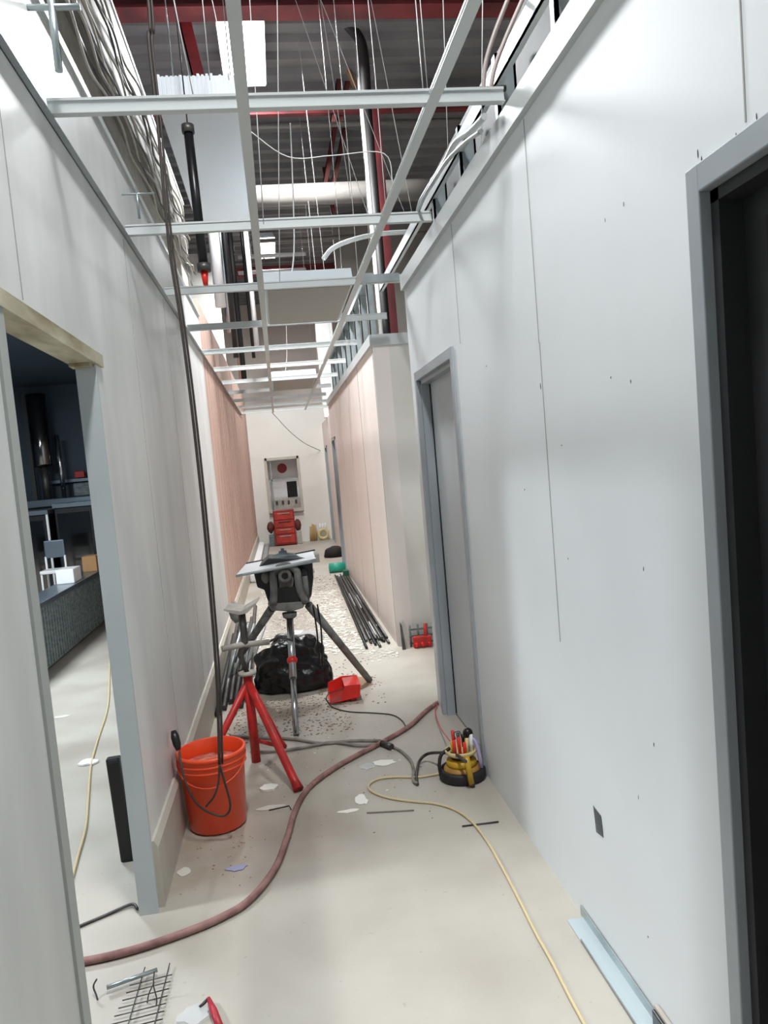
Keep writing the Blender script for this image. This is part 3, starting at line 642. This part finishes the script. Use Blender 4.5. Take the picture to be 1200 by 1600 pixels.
tag(MB().tube([(.37, 11.7, .03), (.37, 11.7, .10)], .022, 12).build('can', 'dish'), 'tiny grey can standing left of green tube', 'can')
# red tool chest
t = thing('tool_chest', 'red tool chest on floor under the end wall opening', 'tool chest', (.03, 17.0, 0))
MB().box((-.22, 16.85, .02), (.24, 17.2, .78)).build('body', mat('deep_red', (140, 34, 32), .4), t, bevel=.01)
for z0, z1 in ((.06, .24), (.27, .38), (.41, .55), (.58, .74)):
    d = MB().box((-.19, 16.835, z0), (.21, 16.851, z1)).build('drawer', mat('red_drawer', (186, 58, 46), .4, var=.2, vscale=9), t, bevel=.004)
    MB().box((-.12, 16.822, z1-.035), (.14, 16.836, z1-.02)).build('drawer_pull', 'dish' if z0 != .41 else 'dark', d)
for x in (-.3, .3): MB().blob((x, 17.0, .42), (.075, .1, .13), 3+x, .2, 3, flat=False).build('side_bag', mat('maroon_cloth', (96, 46, 42), .8), t)
MB().box((.25, 16.9, 0), (.36, 17.15, .3)).build('side_box', 'dish', t, bevel=.01)
MB().box((-.35, 16.9, 0), (-.24, 17.15, .25)).build('side_box', 'plinth', t, bevel=.01)
# things in the opening
t = thing('counter_unit', 'grey counter unit with fittings behind end wall opening', 'counter', (.1, 17.6, 0))
MB().box((-.2, 17.62, .0), (.44, 17.9, .98)).build('body', 'dish', t)
for i, x in enumerate((-.14, 0, .13, .3)): MB().box((x, 17.6, .88), (x+.05, 17.62, .96)).build('fitting', 'darksteel', t)
t = thing('white_cabinet', 'white cabinet with round red dial beyond the end wall opening', 'cabinet', (.1, 17.95, 0))
MB().box((-.27, 17.95, .0), (.5, 18.3, 2.1)).build('body', 'whitep', t)
MB().tube([(.08, 17.92, 1.70), (.08, 17.95, 1.70)], .11, 20).build('round_dial', mat('maroon_red', (150, 34, 50), .5), t)
MB().box((.15, 17.93, 1.02), (.38, 17.95, 1.38)).build('dark_window', 'dark', t)
t = thing('glove_bundle', 'beige gloves and coil leaning at the end wall right corner', 'gloves', (.77, 17.2, 0))
for x, h in ((.58, .33), (.63, .38), (.68, .36)): MB().tube([(x, 17.3, 0), (x+.01, 17.3, h)], .03, 8, radii=[.035, .025]).build('finger', mat('tan_leather', (178, 150, 104), .8), t)
rg_ = [Vector((.86+.1*cos(a), 17.28, .14+.1*sin(a))) for a in [2*pi*k/20 for k in range(21)]]
MB().tube(rg_, .035, 8, cap=False).build('coil', 'creamp', t)
for x in (.8, .86, .92): MB().tube([(x, 17.3, .2), (x, 17.3, .38)], .022, 8).build('bristle', 'whitep', t)
# long white casing along left wall rear
t = thing('white_casing', 'long white casing lying along the rear left wall', 'casing', (-.45, 12, 0))
MB().box((-.585, 11.5, .0), (-.46, 16.8, .14)).build('casing', 'whitep', t, bevel=.03)
MB().box((-.45, 11.6, .0), (-.36, 16.8, .09)).build('casing', 'galv', t, bevel=.01)
# alcove corner debris
t = thing('grey_board_scrap', 'grey board scrap leaning in the alcove corner', 'scrap', (.93, 6.4, 0))
mb = MB(); mb.prism([(.91, 6.40, 0), (.97, 6.40, 0), (.955, 6.46, .20), (.935, 6.47, .24), (.915, 6.47, .21)], (0, .02, 0)); mb.build('board', 'dish', t)
mb = MB(); mb.prism([(.9, 6.38, 0), (.93, 6.38, 0), (.92, 6.43, .2), (.905, 6.44, .23)], (0, .02, 0)); mb.build('board_strip', 'darksteel', t)
t = thing('cable_tester', 'red pliers like clamp on the floor before alcove wall', 'clamp', (1.08, 6.4, 0))
MB().box((1.0, 6.38, .0), (1.16, 6.42, .1)).build('body', 'redpaint', t, bevel=.01)
for x in (1.02, 1.07, 1.13): MB().tube([(x, 6.37, .05), (x+.01, 6.37, -.0+.01)], .012, 8).build('jaw', 'redplast', t)
MB().tube([(1.11, 6.4, .08), (1.12, 6.42, .2)], .014, 8).build('handle', 'redplast', t)
t = thing('wire_crate', 'dull green wire crate at the foot of alcove wall', 'crate', (1.1, 6.48, 0))
for z in (.03, .09, .15): MB().tube([(.98, 6.46, z), (1.3, 6.46, z)], .008, 6).build('rail', 'plinth', t)
for x in (.99, 1.06, 1.14, 1.22, 1.29): MB().tube([(x, 6.46, 0), (x, 6.46, .19)], .009, 6).build('upright', 'plinth', t)
tag(MB().blob((1.24, 6.42, .08), (.05, .05, .12), 8, .15, 2).build('grey_bottle', 'dish'), 'pale grey rounded jug beside the red clamp', 'jug')

# ------------------------------------------------------------------ tool caddy (yellow)
kx, ky = .765, 3.66
t = thing('tool_caddy', 'yellow and black round tool caddy by the grey door', 'tool caddy', (kx, ky, 0))
MB().lathe([(0, 0), (.11, 0), (.118, .015), (.118, .045), (.108, .055), (.098, .055), (.098, .03), (0, .03)], (kx, ky, 0), 40).build('tray_base', 'rubber', t)
MB().lathe([(0, .03), (.09, .03), (.093, .045), (.088, .062), (.07, .07), (0, .07)], (kx, ky, 0), 36).build('disc', 'ochre', t)
MB().lathe([(0, .07), (.073, .07), (.077, .08), (.073, .098), (.055, .104), (0, .104)], (kx, ky, 0), 36).build('disc', 'yellow', t)
MB().lathe([(0, .104), (.05, .104), (.052, .12), (0, .12)], (kx, ky, 0), 30).build('hub', 'rubber', t)
MB().lathe([(0, .12), (.06, .12), (.078, .132), (.080, .148), (.074, .15), (.068, .138), (0, .134)], (kx, ky, 0), 36).build('bowl', 'creamp', t)
cols = ['yellow', 'redplast', 'redplast', 'redplast', 'creamp', 'whitep', 'dish', 'whitep', 'yellow', 'black', 'darksteel', 'redplast']
for i, cn in enumerate(cols):
    a = -2.7+i*.42; r = .045+.012*(i % 2); x, y = kx+r*cos(a), ky+r*sin(a)
    MB().tube([(x, y, .135), (x+.006*cos(a), y+.006*sin(a), .20+.012*(i % 3))], .0085, 8).build('bit_holder', cn, t)
a_ = Vector((kx+.02, ky-.13, 0))
MB().tube([(kx+.015, ky-.125, .012), (kx+.005, ky-.105, .145)], .0145, 14).build('handle_grip', 'yellow', t)
MB().tube([(kx+.018, ky-.132, .002), (kx+.015, ky-.125, .022)], .012, 12).build('grip_tip', 'darksteel', t)
MB().tube(smooth([(kx-.05, ky+.02, .15), (kx-.10, ky-.0, .13), (kx-.116, ky-.01, .08), (kx-.112, ky-.01, .03)], 5), .009, 8).build('side_bail', 'rubber', t)
MB().tube(smooth([(kx+.05, ky+.02, .2), (kx+.075, ky-.02, .18), (kx+.085, ky-.05, .1), (kx+.09, ky-.04, .05)], 5), .01, 8).build('strap', 'lilac', t)
MB().blob((kx+.05, ky+.03, .21), (.026, .026, .03), 3, .1, 2, flat=False).build('knob', 'black', t)
MB().tube(smooth([(kx-.02, ky, .2), (kx-.03, ky-.01, .235), (kx, ky-.01, .24), (kx+.01, ky, .2)], 5), .0025, 6).build('wire_loop', 'darksteel', t)

# ------------------------------------------------------------------ hoses and cords on the floor
def floor_run(name, pix, r, m, label, cat, n=8, lift=0, extra=None):
    pts = [fl(px, py, 0) for px, py in pix]
    for p in pts: p.z = r+.001+lift
    if extra: pts = extra+pts
    return tag(MB().tube(smooth(pts, n), r, 12).build(name, m), label, cat)
floor_run('air_hose', [(60, 1515), (133, 1508), (210, 1490), (290, 1463), (345, 1440), (390, 1412), (430, 1362), (450, 1310), (462, 1270), (482, 1236), (520, 1206), (560, 1183), (600, 1162), (640, 1138), (665, 1115), (684, 1101)], .0135, 'hose', 'dusty reddish hose curving across the corridor floor', 'hose')
floor_run('grey_hose', [(360, 1152), (400, 1155), (455, 1157), (505, 1164), (550, 1160), (595, 1160)], .009, 'greyhose', 'dusty grey hose, upper of two strands from red stand', 'hose', lift=.0)
floor_run('grey_hose', [(395, 1178), (440, 1176), (480, 1170), (520, 1163), (560, 1168), (597, 1166)], .009, 'greyhose', 'dusty grey hose, lower of two strands from red stand', 'hose', lift=.002)
floor_run('coupler_hose', [(603, 1165), (625, 1175), (641, 1190), (646, 1205), (646, 1222), (653, 1228)], .008, 'greyhose', 'short grey hose bending from the reddish hose crossing', 'hose')
pp = [fl(652, 1226, .008), fl(651, 1210, .008), fl(655, 1190, .02), fl(668, 1178, .05), fl(690, 1176, .1), fl(710, 1178, .14), fl(728, 1190, .16)]
tag(MB().tube(smooth(pp, 6), .008, 10).build('tool_hose', 'darksteel'), 'dark curved hose arching into the yellow caddy', 'hose')
tag(MB().tube([fl(597, 1161, .02), fl(612, 1167, .02)], .018, 12).build('hose_coupling', 'darksteel'), 'small dark coupling where the hoses cross', 'coupling')
floor_run('electric_cord', [(508, 1092), (520, 1106), (545, 1113), (580, 1115), (612, 1118), (628, 1127), (636, 1140)], .004, 'darkcord', 'thin dark cord curling from the red box', 'cord')
floor_run('extension_cord', [(918, 1612), (890, 1560), (862, 1505), (838, 1462), (812, 1410), (785, 1358), (762, 1318), (738, 1287), (712, 1268), (680, 1258), (640, 1254), (604, 1248), (580, 1238), (577, 1228), (592, 1219), (620, 1216), (655, 1216), (692, 1210)], .0055, 'cordy', 'pale yellow extension cord looping from caddy toward camera', 'cord')
floor_run('extension_cord', [(172, 1000), (171, 1060), (168, 1108), (152, 1160), (142, 1200), (138, 1250), (134, 1295), (122, 1340), (111, 1382)], .006, 'cordy', 'pale yellow cord on the side room floor', 'cord')
tag(MB().tube(smooth([fl(683, 1101, .02), fl(680, 1115, .03), fl(690, 1140, .05), fl(705, 1160, .12)], 5), .003, 6).build('string_line', 'redplast'), 'thin red string running from caddy to door frame', 'string')
# small litter
def flake(px, py, w, h, m, name, label, cat, seed=0, th=.003, g=None):
    p = fl(px, py); n = 14; random.seed(seed+int(px)); 
    pts = [(p.x+w*cos(a)*random.uniform(.6, 1), p.y+h*sin(a)*random.uniform(.6, 1), .0012) for a in [2*pi*k/n for k in range(n)]]
    return tag(MB().prism(pts, (0, 0, th)).build(name, m), label, cat, g)
flake(420, 1233, .055, .05, 'plaster', 'plaster_lump', 'white plaster lump by the red stand foot', 'plaster', 1, .012)
flake(425, 1262, .09, .03, 'film', 'dust_smear', 'grey plaster smear right of the orange bucket', 'smear', 2, .001)
flake(600, 1192, .075, .05, 'plaster', 'torn_paper', 'torn white paper near where hoses cross', 'paper', 3)
flake(575, 1198, .05, .05, 'clear', 'plastic_film', 'scrap of clear film beside the torn paper', 'plastic', 4)
flake(565, 1250, .035, .08, 'plaster', 'paper_strip', 'narrow white paper strip near the yellow cord loop', 'paper', 5)
flake(545, 1268, .06, .02, 'plaster', 'paper_sliver', 'small white sliver left of the paper strip', 'paper', 6)
flake(370, 1357, .05, .028, 'bluem', 'tape_scrap', 'bluish grey tape scrap in front of orange bucket', 'tape', 7)
flake(287, 1363, .032, .04, 'film', 'mud_print', 'round grey smudge beside the left baseboard', 'smear', 8, .001)
flake(136, 1193, .07, .06, 'whitep', 'crumpled_paper', 'crumpled white paper on the side room floor', 'paper', 9, .01)
flake(97, 1120, .07, .04, 'film', 'grey_smudge', 'grey smudge on the side room floor', 'smear', 10, .001)
t = tag(MB().tube([fl(722, 1291, .004), fl(779, 1284, .004)], .004, 8).build('metal_rod', 'darksteel'), 'short thin metal rod under the yellow cord', 'rod')
tag(MB().tube([fl(573, 1270, .004), fl(647, 1266, .004)], .0035, 8).build('metal_rod', 'greyhose'), 'faint grey rod left of the yellow cord bend', 'rod')
tag(MB().tube([fl(420, 1266, .003), fl(452, 1259, .003), fl(455, 1265, .003)], .003, 6).build('bent_wire', 'darkcord'), 'bent dark wire right of orange bucket', 'wire')
tag(MB().tube(smooth([fl(120, 1449, .006), fl(165, 1430, .006), fl(205, 1413, .01), fl(215, 1420, .01)], 5), .006, 8).build('threshold_rod', 'darksteel'), 'dark rod lying across the doorway threshold', 'rod')
# scattered chips nobody could count
random.seed(11)
def scatter(name, m, spots, label, cat):
    mb = MB()
    for (x0, x1, y0, y1, n, s) in spots:
        for _ in range(n):
            x, y = random.uniform(x0, x1), random.uniform(y0, y1); r = s*random.uniform(.4, 1.3); a0 = random.uniform(0, 6)
            k = random.choice((4, 5, 6)); st = random.uniform(.5, 1)
            mb.prism([(x+r*cos(a0+2*pi*j/k), y+r*st*sin(a0+2*pi*j/k), .001) for j in range(k)], (0, 0, r*random.uniform(.15, .5)))
    return tag(mb.build(name, m), label, cat, kind='stuff')
scatter('plaster_debris', 'plaster', [(-.4, .6, 6.6, 11.0, 1900, .011), (.25, .58, 6.4, 10, 420, .022), (-.55, -.25, 5.6, 8, 120, .015), (.6, .85, 6.1, 6.5, 60, .014), (-.4, .5, 3.2, 6.4, 40, .006)], 'white plaster crumbs strewn on the floor past the tripod', 'debris')
scatter('dirt_debris', 'brownd', [(-.5, .3, 4.55, 5.4, 700, .006), (-.4, .6, 3.2, 4.9, 90, .004), (.3, .7, 9.0, 11.5, 260, .009), (-.55, -.2, 2.95, 3.4, 30, .004), (.0, .6, 5.0, 6.3, 160, .007), (-.5, .7, 6.5, 9, 200, .009)], 'brown dirt crumbs scattered around bag and stand', 'debris')
flake(583, 985, .07, .4, 'plaster', 'plaster_sheet', 'broken white plaster piece left of metal tubes', 'plaster', 21, .02)
flake(556, 940, .07, .8, 'plaster', 'plaster_sheet', 'longer broken white plaster piece beside far tubes', 'plaster', 22, .02)
flake(545, 1068, .22, .25, 'brownd', 'sawdust_patch', 'thin tan sawdust patch behind the red box', 'dust', 23, .001)

# ------------------------------------------------------------------ track on floor at right, plus box at its end
t = thing('floor_track', 'pale blue metal track lying along the right wall base', 'track', (.85, 2.1, 0))
MB().box((.822, 1.88, .001), (.882, 2.40, .003)).build('web', mat('pale_blue_metal', (190, 204, 208), .35, metal=.4), t)
MB().box((.879, 1.88, .001), (.882, 2.42, .035)).build('flange', 'galv', t)
MB().box((.822, 1.88, .001), (.8245, 2.28, .012)).build('flange', 'galv', t)
t = thing('outlet_box', 'small black and white block at the near end of track', 'block', (.86, 1.86, 0))
MB().box((.862, 1.80, 0), (.884, 1.875, .06)).build('body', 'black', t, bevel=.004)
MB().box((.870, 1.795, .045), (.884, 1.88, .07)).build('cap', 'dish', t, bevel=.004)

# ------------------------------------------------------------------ near-left wire rack scrap and red tool
t = thing('wire_rack', 'flattened thin wire rack on the floor at bottom left', 'rack', (-.6, 2.3, 0))
for k in range(7):
    yy = 2.22+.034*k
    MB().tube([(-.66+.005*k, yy, .012), (-.50, yy+.02, .012)], .0018, 6).build('rack_wire', 'darksteel', t)
for x in (-.60, -.52): MB().tube([(x, 2.2, .016), (x+.005, 2.5, .016)], .002, 6).build('cross_wire', 'darksteel', t)
MB().tube([(-.70, 2.42, .02), (-.55, 2.47, .02)], .007, 8).build('rack_bar', 'galv', t)
a, b = at(152, 1540, 1, 2.4), at(160, 1598, 1, 2.35)
MB().tube(smooth([at(151, 1530, 1, 2.42), at(146, 1542, 1, 2.42), at(152, 1560, 1, 2.4), at(158, 1595, 1, 2.36)], 5), .003, 6).build('bent_wire', 'darksteel', t)
MB().tube(smooth([at(241, 1518, 1, 2.35), at(240, 1540, 1, 2.35), at(245, 1565, 1, 2.33), at(236, 1592, 1, 2.3)], 5), .0022, 6).build('bent_wire', 'darksteel', t)
MB().tube(smooth([at(241, 1535, 1, 2.35), at(232, 1555, 1, 2.35), at(229, 1580, 1, 2.33), at(224, 1600, 1, 2.3)], 5), .0022, 6).build('bent_wire', 'darksteel', t)
t = thing('red_handled_tool', 'red handled tool on a clear bag at bottom edge', 'tool', (-.38, 2.25, 0))
MB().tube([fl(326, 1560, .02), fl(334, 1580, .02), fl(344, 1606, .02)], .012, 10, radii=[.006, .012, .011]).build('handle', mat('crimson_grip', (170, 34, 48), .45), t)
MB().tube([fl(326, 1560, .02), fl(312, 1574, .012)], .005, 8).build('blade', 'darksteel', t)
flake(305, 1590, .06, .05, 'clear', 'clear_bag', 'clear plastic bag under the red handled tool', 'plastic', 31, .012)

# ------------------------------------------------------------------ side room
t = thing('black_channel', 'black rectangular plastic channel standing in side room doorway', 'channel', (-.80, 3.28, 0))
b = (-.80, 3.30)
mb = MB(); mb.box((b[0]-.030, b[1]-.02, 0), (b[0]+.030, b[1]+.02, .46), rot=('Y', -.03), piv=(b[0], b[1], 0)); mb.build('body', 'black', t, bevel=.008)
mb = MB(); mb.box((b[0]-.020, b[1]-.023, .44), (b[0]+.02, b[1]-.019, .455), rot=('Y', -.03), piv=(b[0], b[1], 0)); mb.build('rim', 'charcoal', t)
# low ribbed counter front
t = thing('low_counter', 'low grey ribbed counter front running into side room', 'counter', (-2.3, 8, 0))
MB().box((-2.4, 6.4, .05), (-2.2, 9.6, .60)).build('front_panel', 'plinth', t)
for k in range(40): MB().box((-2.2, 6.42+k*.08, .06), (-2.192, 6.45+k*.08, .58)).build('slat', 'plinth', t)
MB().box((-2.42, 6.4, .60), (-2.17, 9.6, .65)).build('worktop', 'counter', t, bevel=.005)
MB().box((-2.38, 6.5, 0), (-2.26, 9.5, .05)).build('plinth', 'charcoal', t)
area('room_light', (-3.6, 2.55, 2.95), .8, .35, P_ROOM, (.9, .96, 1)); area('room_light', (-2.6, 6.2, 2.95), .6, 1.2, 90, (.86, .94, 1))  # second light is added fill for the rear of the room
t = thing('room_panel_light', 'flat ceiling light panel inside the side room', 'ceiling light', (-3.6, 2.55, 3.0))
MB().box((-4.22, 2.23, 2.99), (-2.98, 2.87, 3.05)).build('frame', 'housing', t); MB().box((-4.19, 2.26, 2.98), (-3.01, 2.84, 2.99)).build('lens', 'lensroom', t)
t = thing('room_panel_light', 'added unseen ceiling light panel deeper in the side room', 'ceiling light', (-2.6, 6.2, 3.0))  # panel added out of view to lift the dark rear of the room
MB().box((-2.92, 5.58, 2.99), (-2.28, 6.82, 3.05)).build('frame', 'housing', t); MB().box((-2.89, 5.61, 2.98), (-2.31, 6.79, 2.99)).build('lens', 'lensroom', t)
def cab(x0, x1, y0, y1, z0, z1, label):
    t = thing('display_cabinet', label, 'cabinet', ((x0+x1)/2, y0, z0), 'black cabinets in the side room')
    MB().box((x0, y0, z0), (x1, y1, z1-.05)).build('body', 'cabinet', t, bevel=.01)
    MB().box((x0-.01, y0-.03, z1-.05), (x1+.02, y1, z1)).build('top', 'counter', t)
    MB().box((x1-.012, y0-.015, z0), (x1+.012, y0+.01, z1-.05)).build('edge_trim', 'whitep', t)
    MB().box((x0+.03, y0-.008, z0+.1), (x1-.05, y0+.0, z1-.12)).build('glass_front', 'chrome', t)
cab(-3.32, -2.80, 9.6, 10.3, 0, 1.40, 'black cabinet with pale edge in side room, left one')
cab(-2.74, -2.28, 9.7, 10.4, 0, 1.46, 'black cabinet with pale edge in side room, right one')
t = thing('back_counter', 'long steel counter below chrome cylinder in side room', 'counter', (-3.0, 10.4, 0))
MB().box((-4.2, 10.55, 0), (-1.2, 10.95, 1.42)).build('body', 'cabinet', t); MB().box((-4.2, 10.5, 1.42), (-1.2, 10.97, 1.52)).build('top', 'counter', t, bevel=.01)
MB().box((-3.3, 10.53, 1.25), (-2.6, 10.56, 1.36)).build('drawer', 'counter', t)
MB().box((-3.1, 10.85, 1.72), (-1.5, 10.95, 1.76)).build('shelf', 'counter', t)
t = thing('chrome_cylinder', 'tall shiny chrome cylinder on the side room counter', 'cylinder', (-3.1, 10.6, 1.95))
MB().lathe([(0, 0), (.11, 0), (.125, .03), (.125, .95), (0, .95)], (-3.06, 10.62, 1.95), 32).build('barrel', 'chrome', t)
MB().lathe([(0, 0), (.05, 0), (.05, .43), (0, .43)], (-3.06, 10.62, 1.52), 20).build('foot', 'darksteel', t)
MB().box((-3.24, 10.62, 1.52), (-3.19, 10.66, 2.9)).build('side_post', 'charcoal', t)
MB().tube([(-2.84, 10.6, 1.52), (-2.85, 10.6, 2.35)], .03, 12).build('tap_pipe', 'steel', t)
tag(MB().box((-2.72, 10.6, 1.525), (-2.4, 10.85, 1.70)).build('espresso_machine', 'plinth', bevel=.02), 'grey rounded appliance on the counter right of cylinder', 'appliance')
tag(MB().box((-2.75, 10.86, 1.77), (-2.62, 10.93, 1.86)).build('red_tin', 'redpaint', bevel=.01), 'small red tin on the side room shelf', 'tin')
tag(MB().box((-2.36, 9.2, .65), (-2.2, 9.4, .83)).build('cardboard_box', 'card', bevel=.005), 'small cardboard box at far end of the low counter', 'box')
tag(MB().box((-2.38, 8.2, .65), (-2.2, 8.5, .80)).build('white_box', 'whitep', bevel=.01), 'small white box standing on the low counter', 'box')
def stool(x, y, label):
    t = thing('chair', label, 'chair', (x, y, 0), 'grey chairs in the side room')
    MB().box((x-.12, y-.13, .70), (x+.12, y+.13, .74)).build('seat', 'whitep', t, bevel=.01)
    MB().box((x-.11, y+.10, .86), (x+.11, y+.13, 1.06)).build('backrest', 'counter', t, bevel=.01)
    for sx in (-.105, .105):
        MB().box((x+sx-.01, y+.10, .74), (x+sx+.01, y+.12, .88)).build('back_post', 'whitep', t)
        for sy in (-.11, .11): MB().box((x+sx-.01, y+sy-.01, 0), (x+sx+.01, y+sy+.01, .70)).build('leg', 'whitep', t)
stool(-2.98, 9.0, 'pale high chair behind the low counter, left one'); stool(-2.62, 9.0, 'pale high chair behind the low counter, right one')
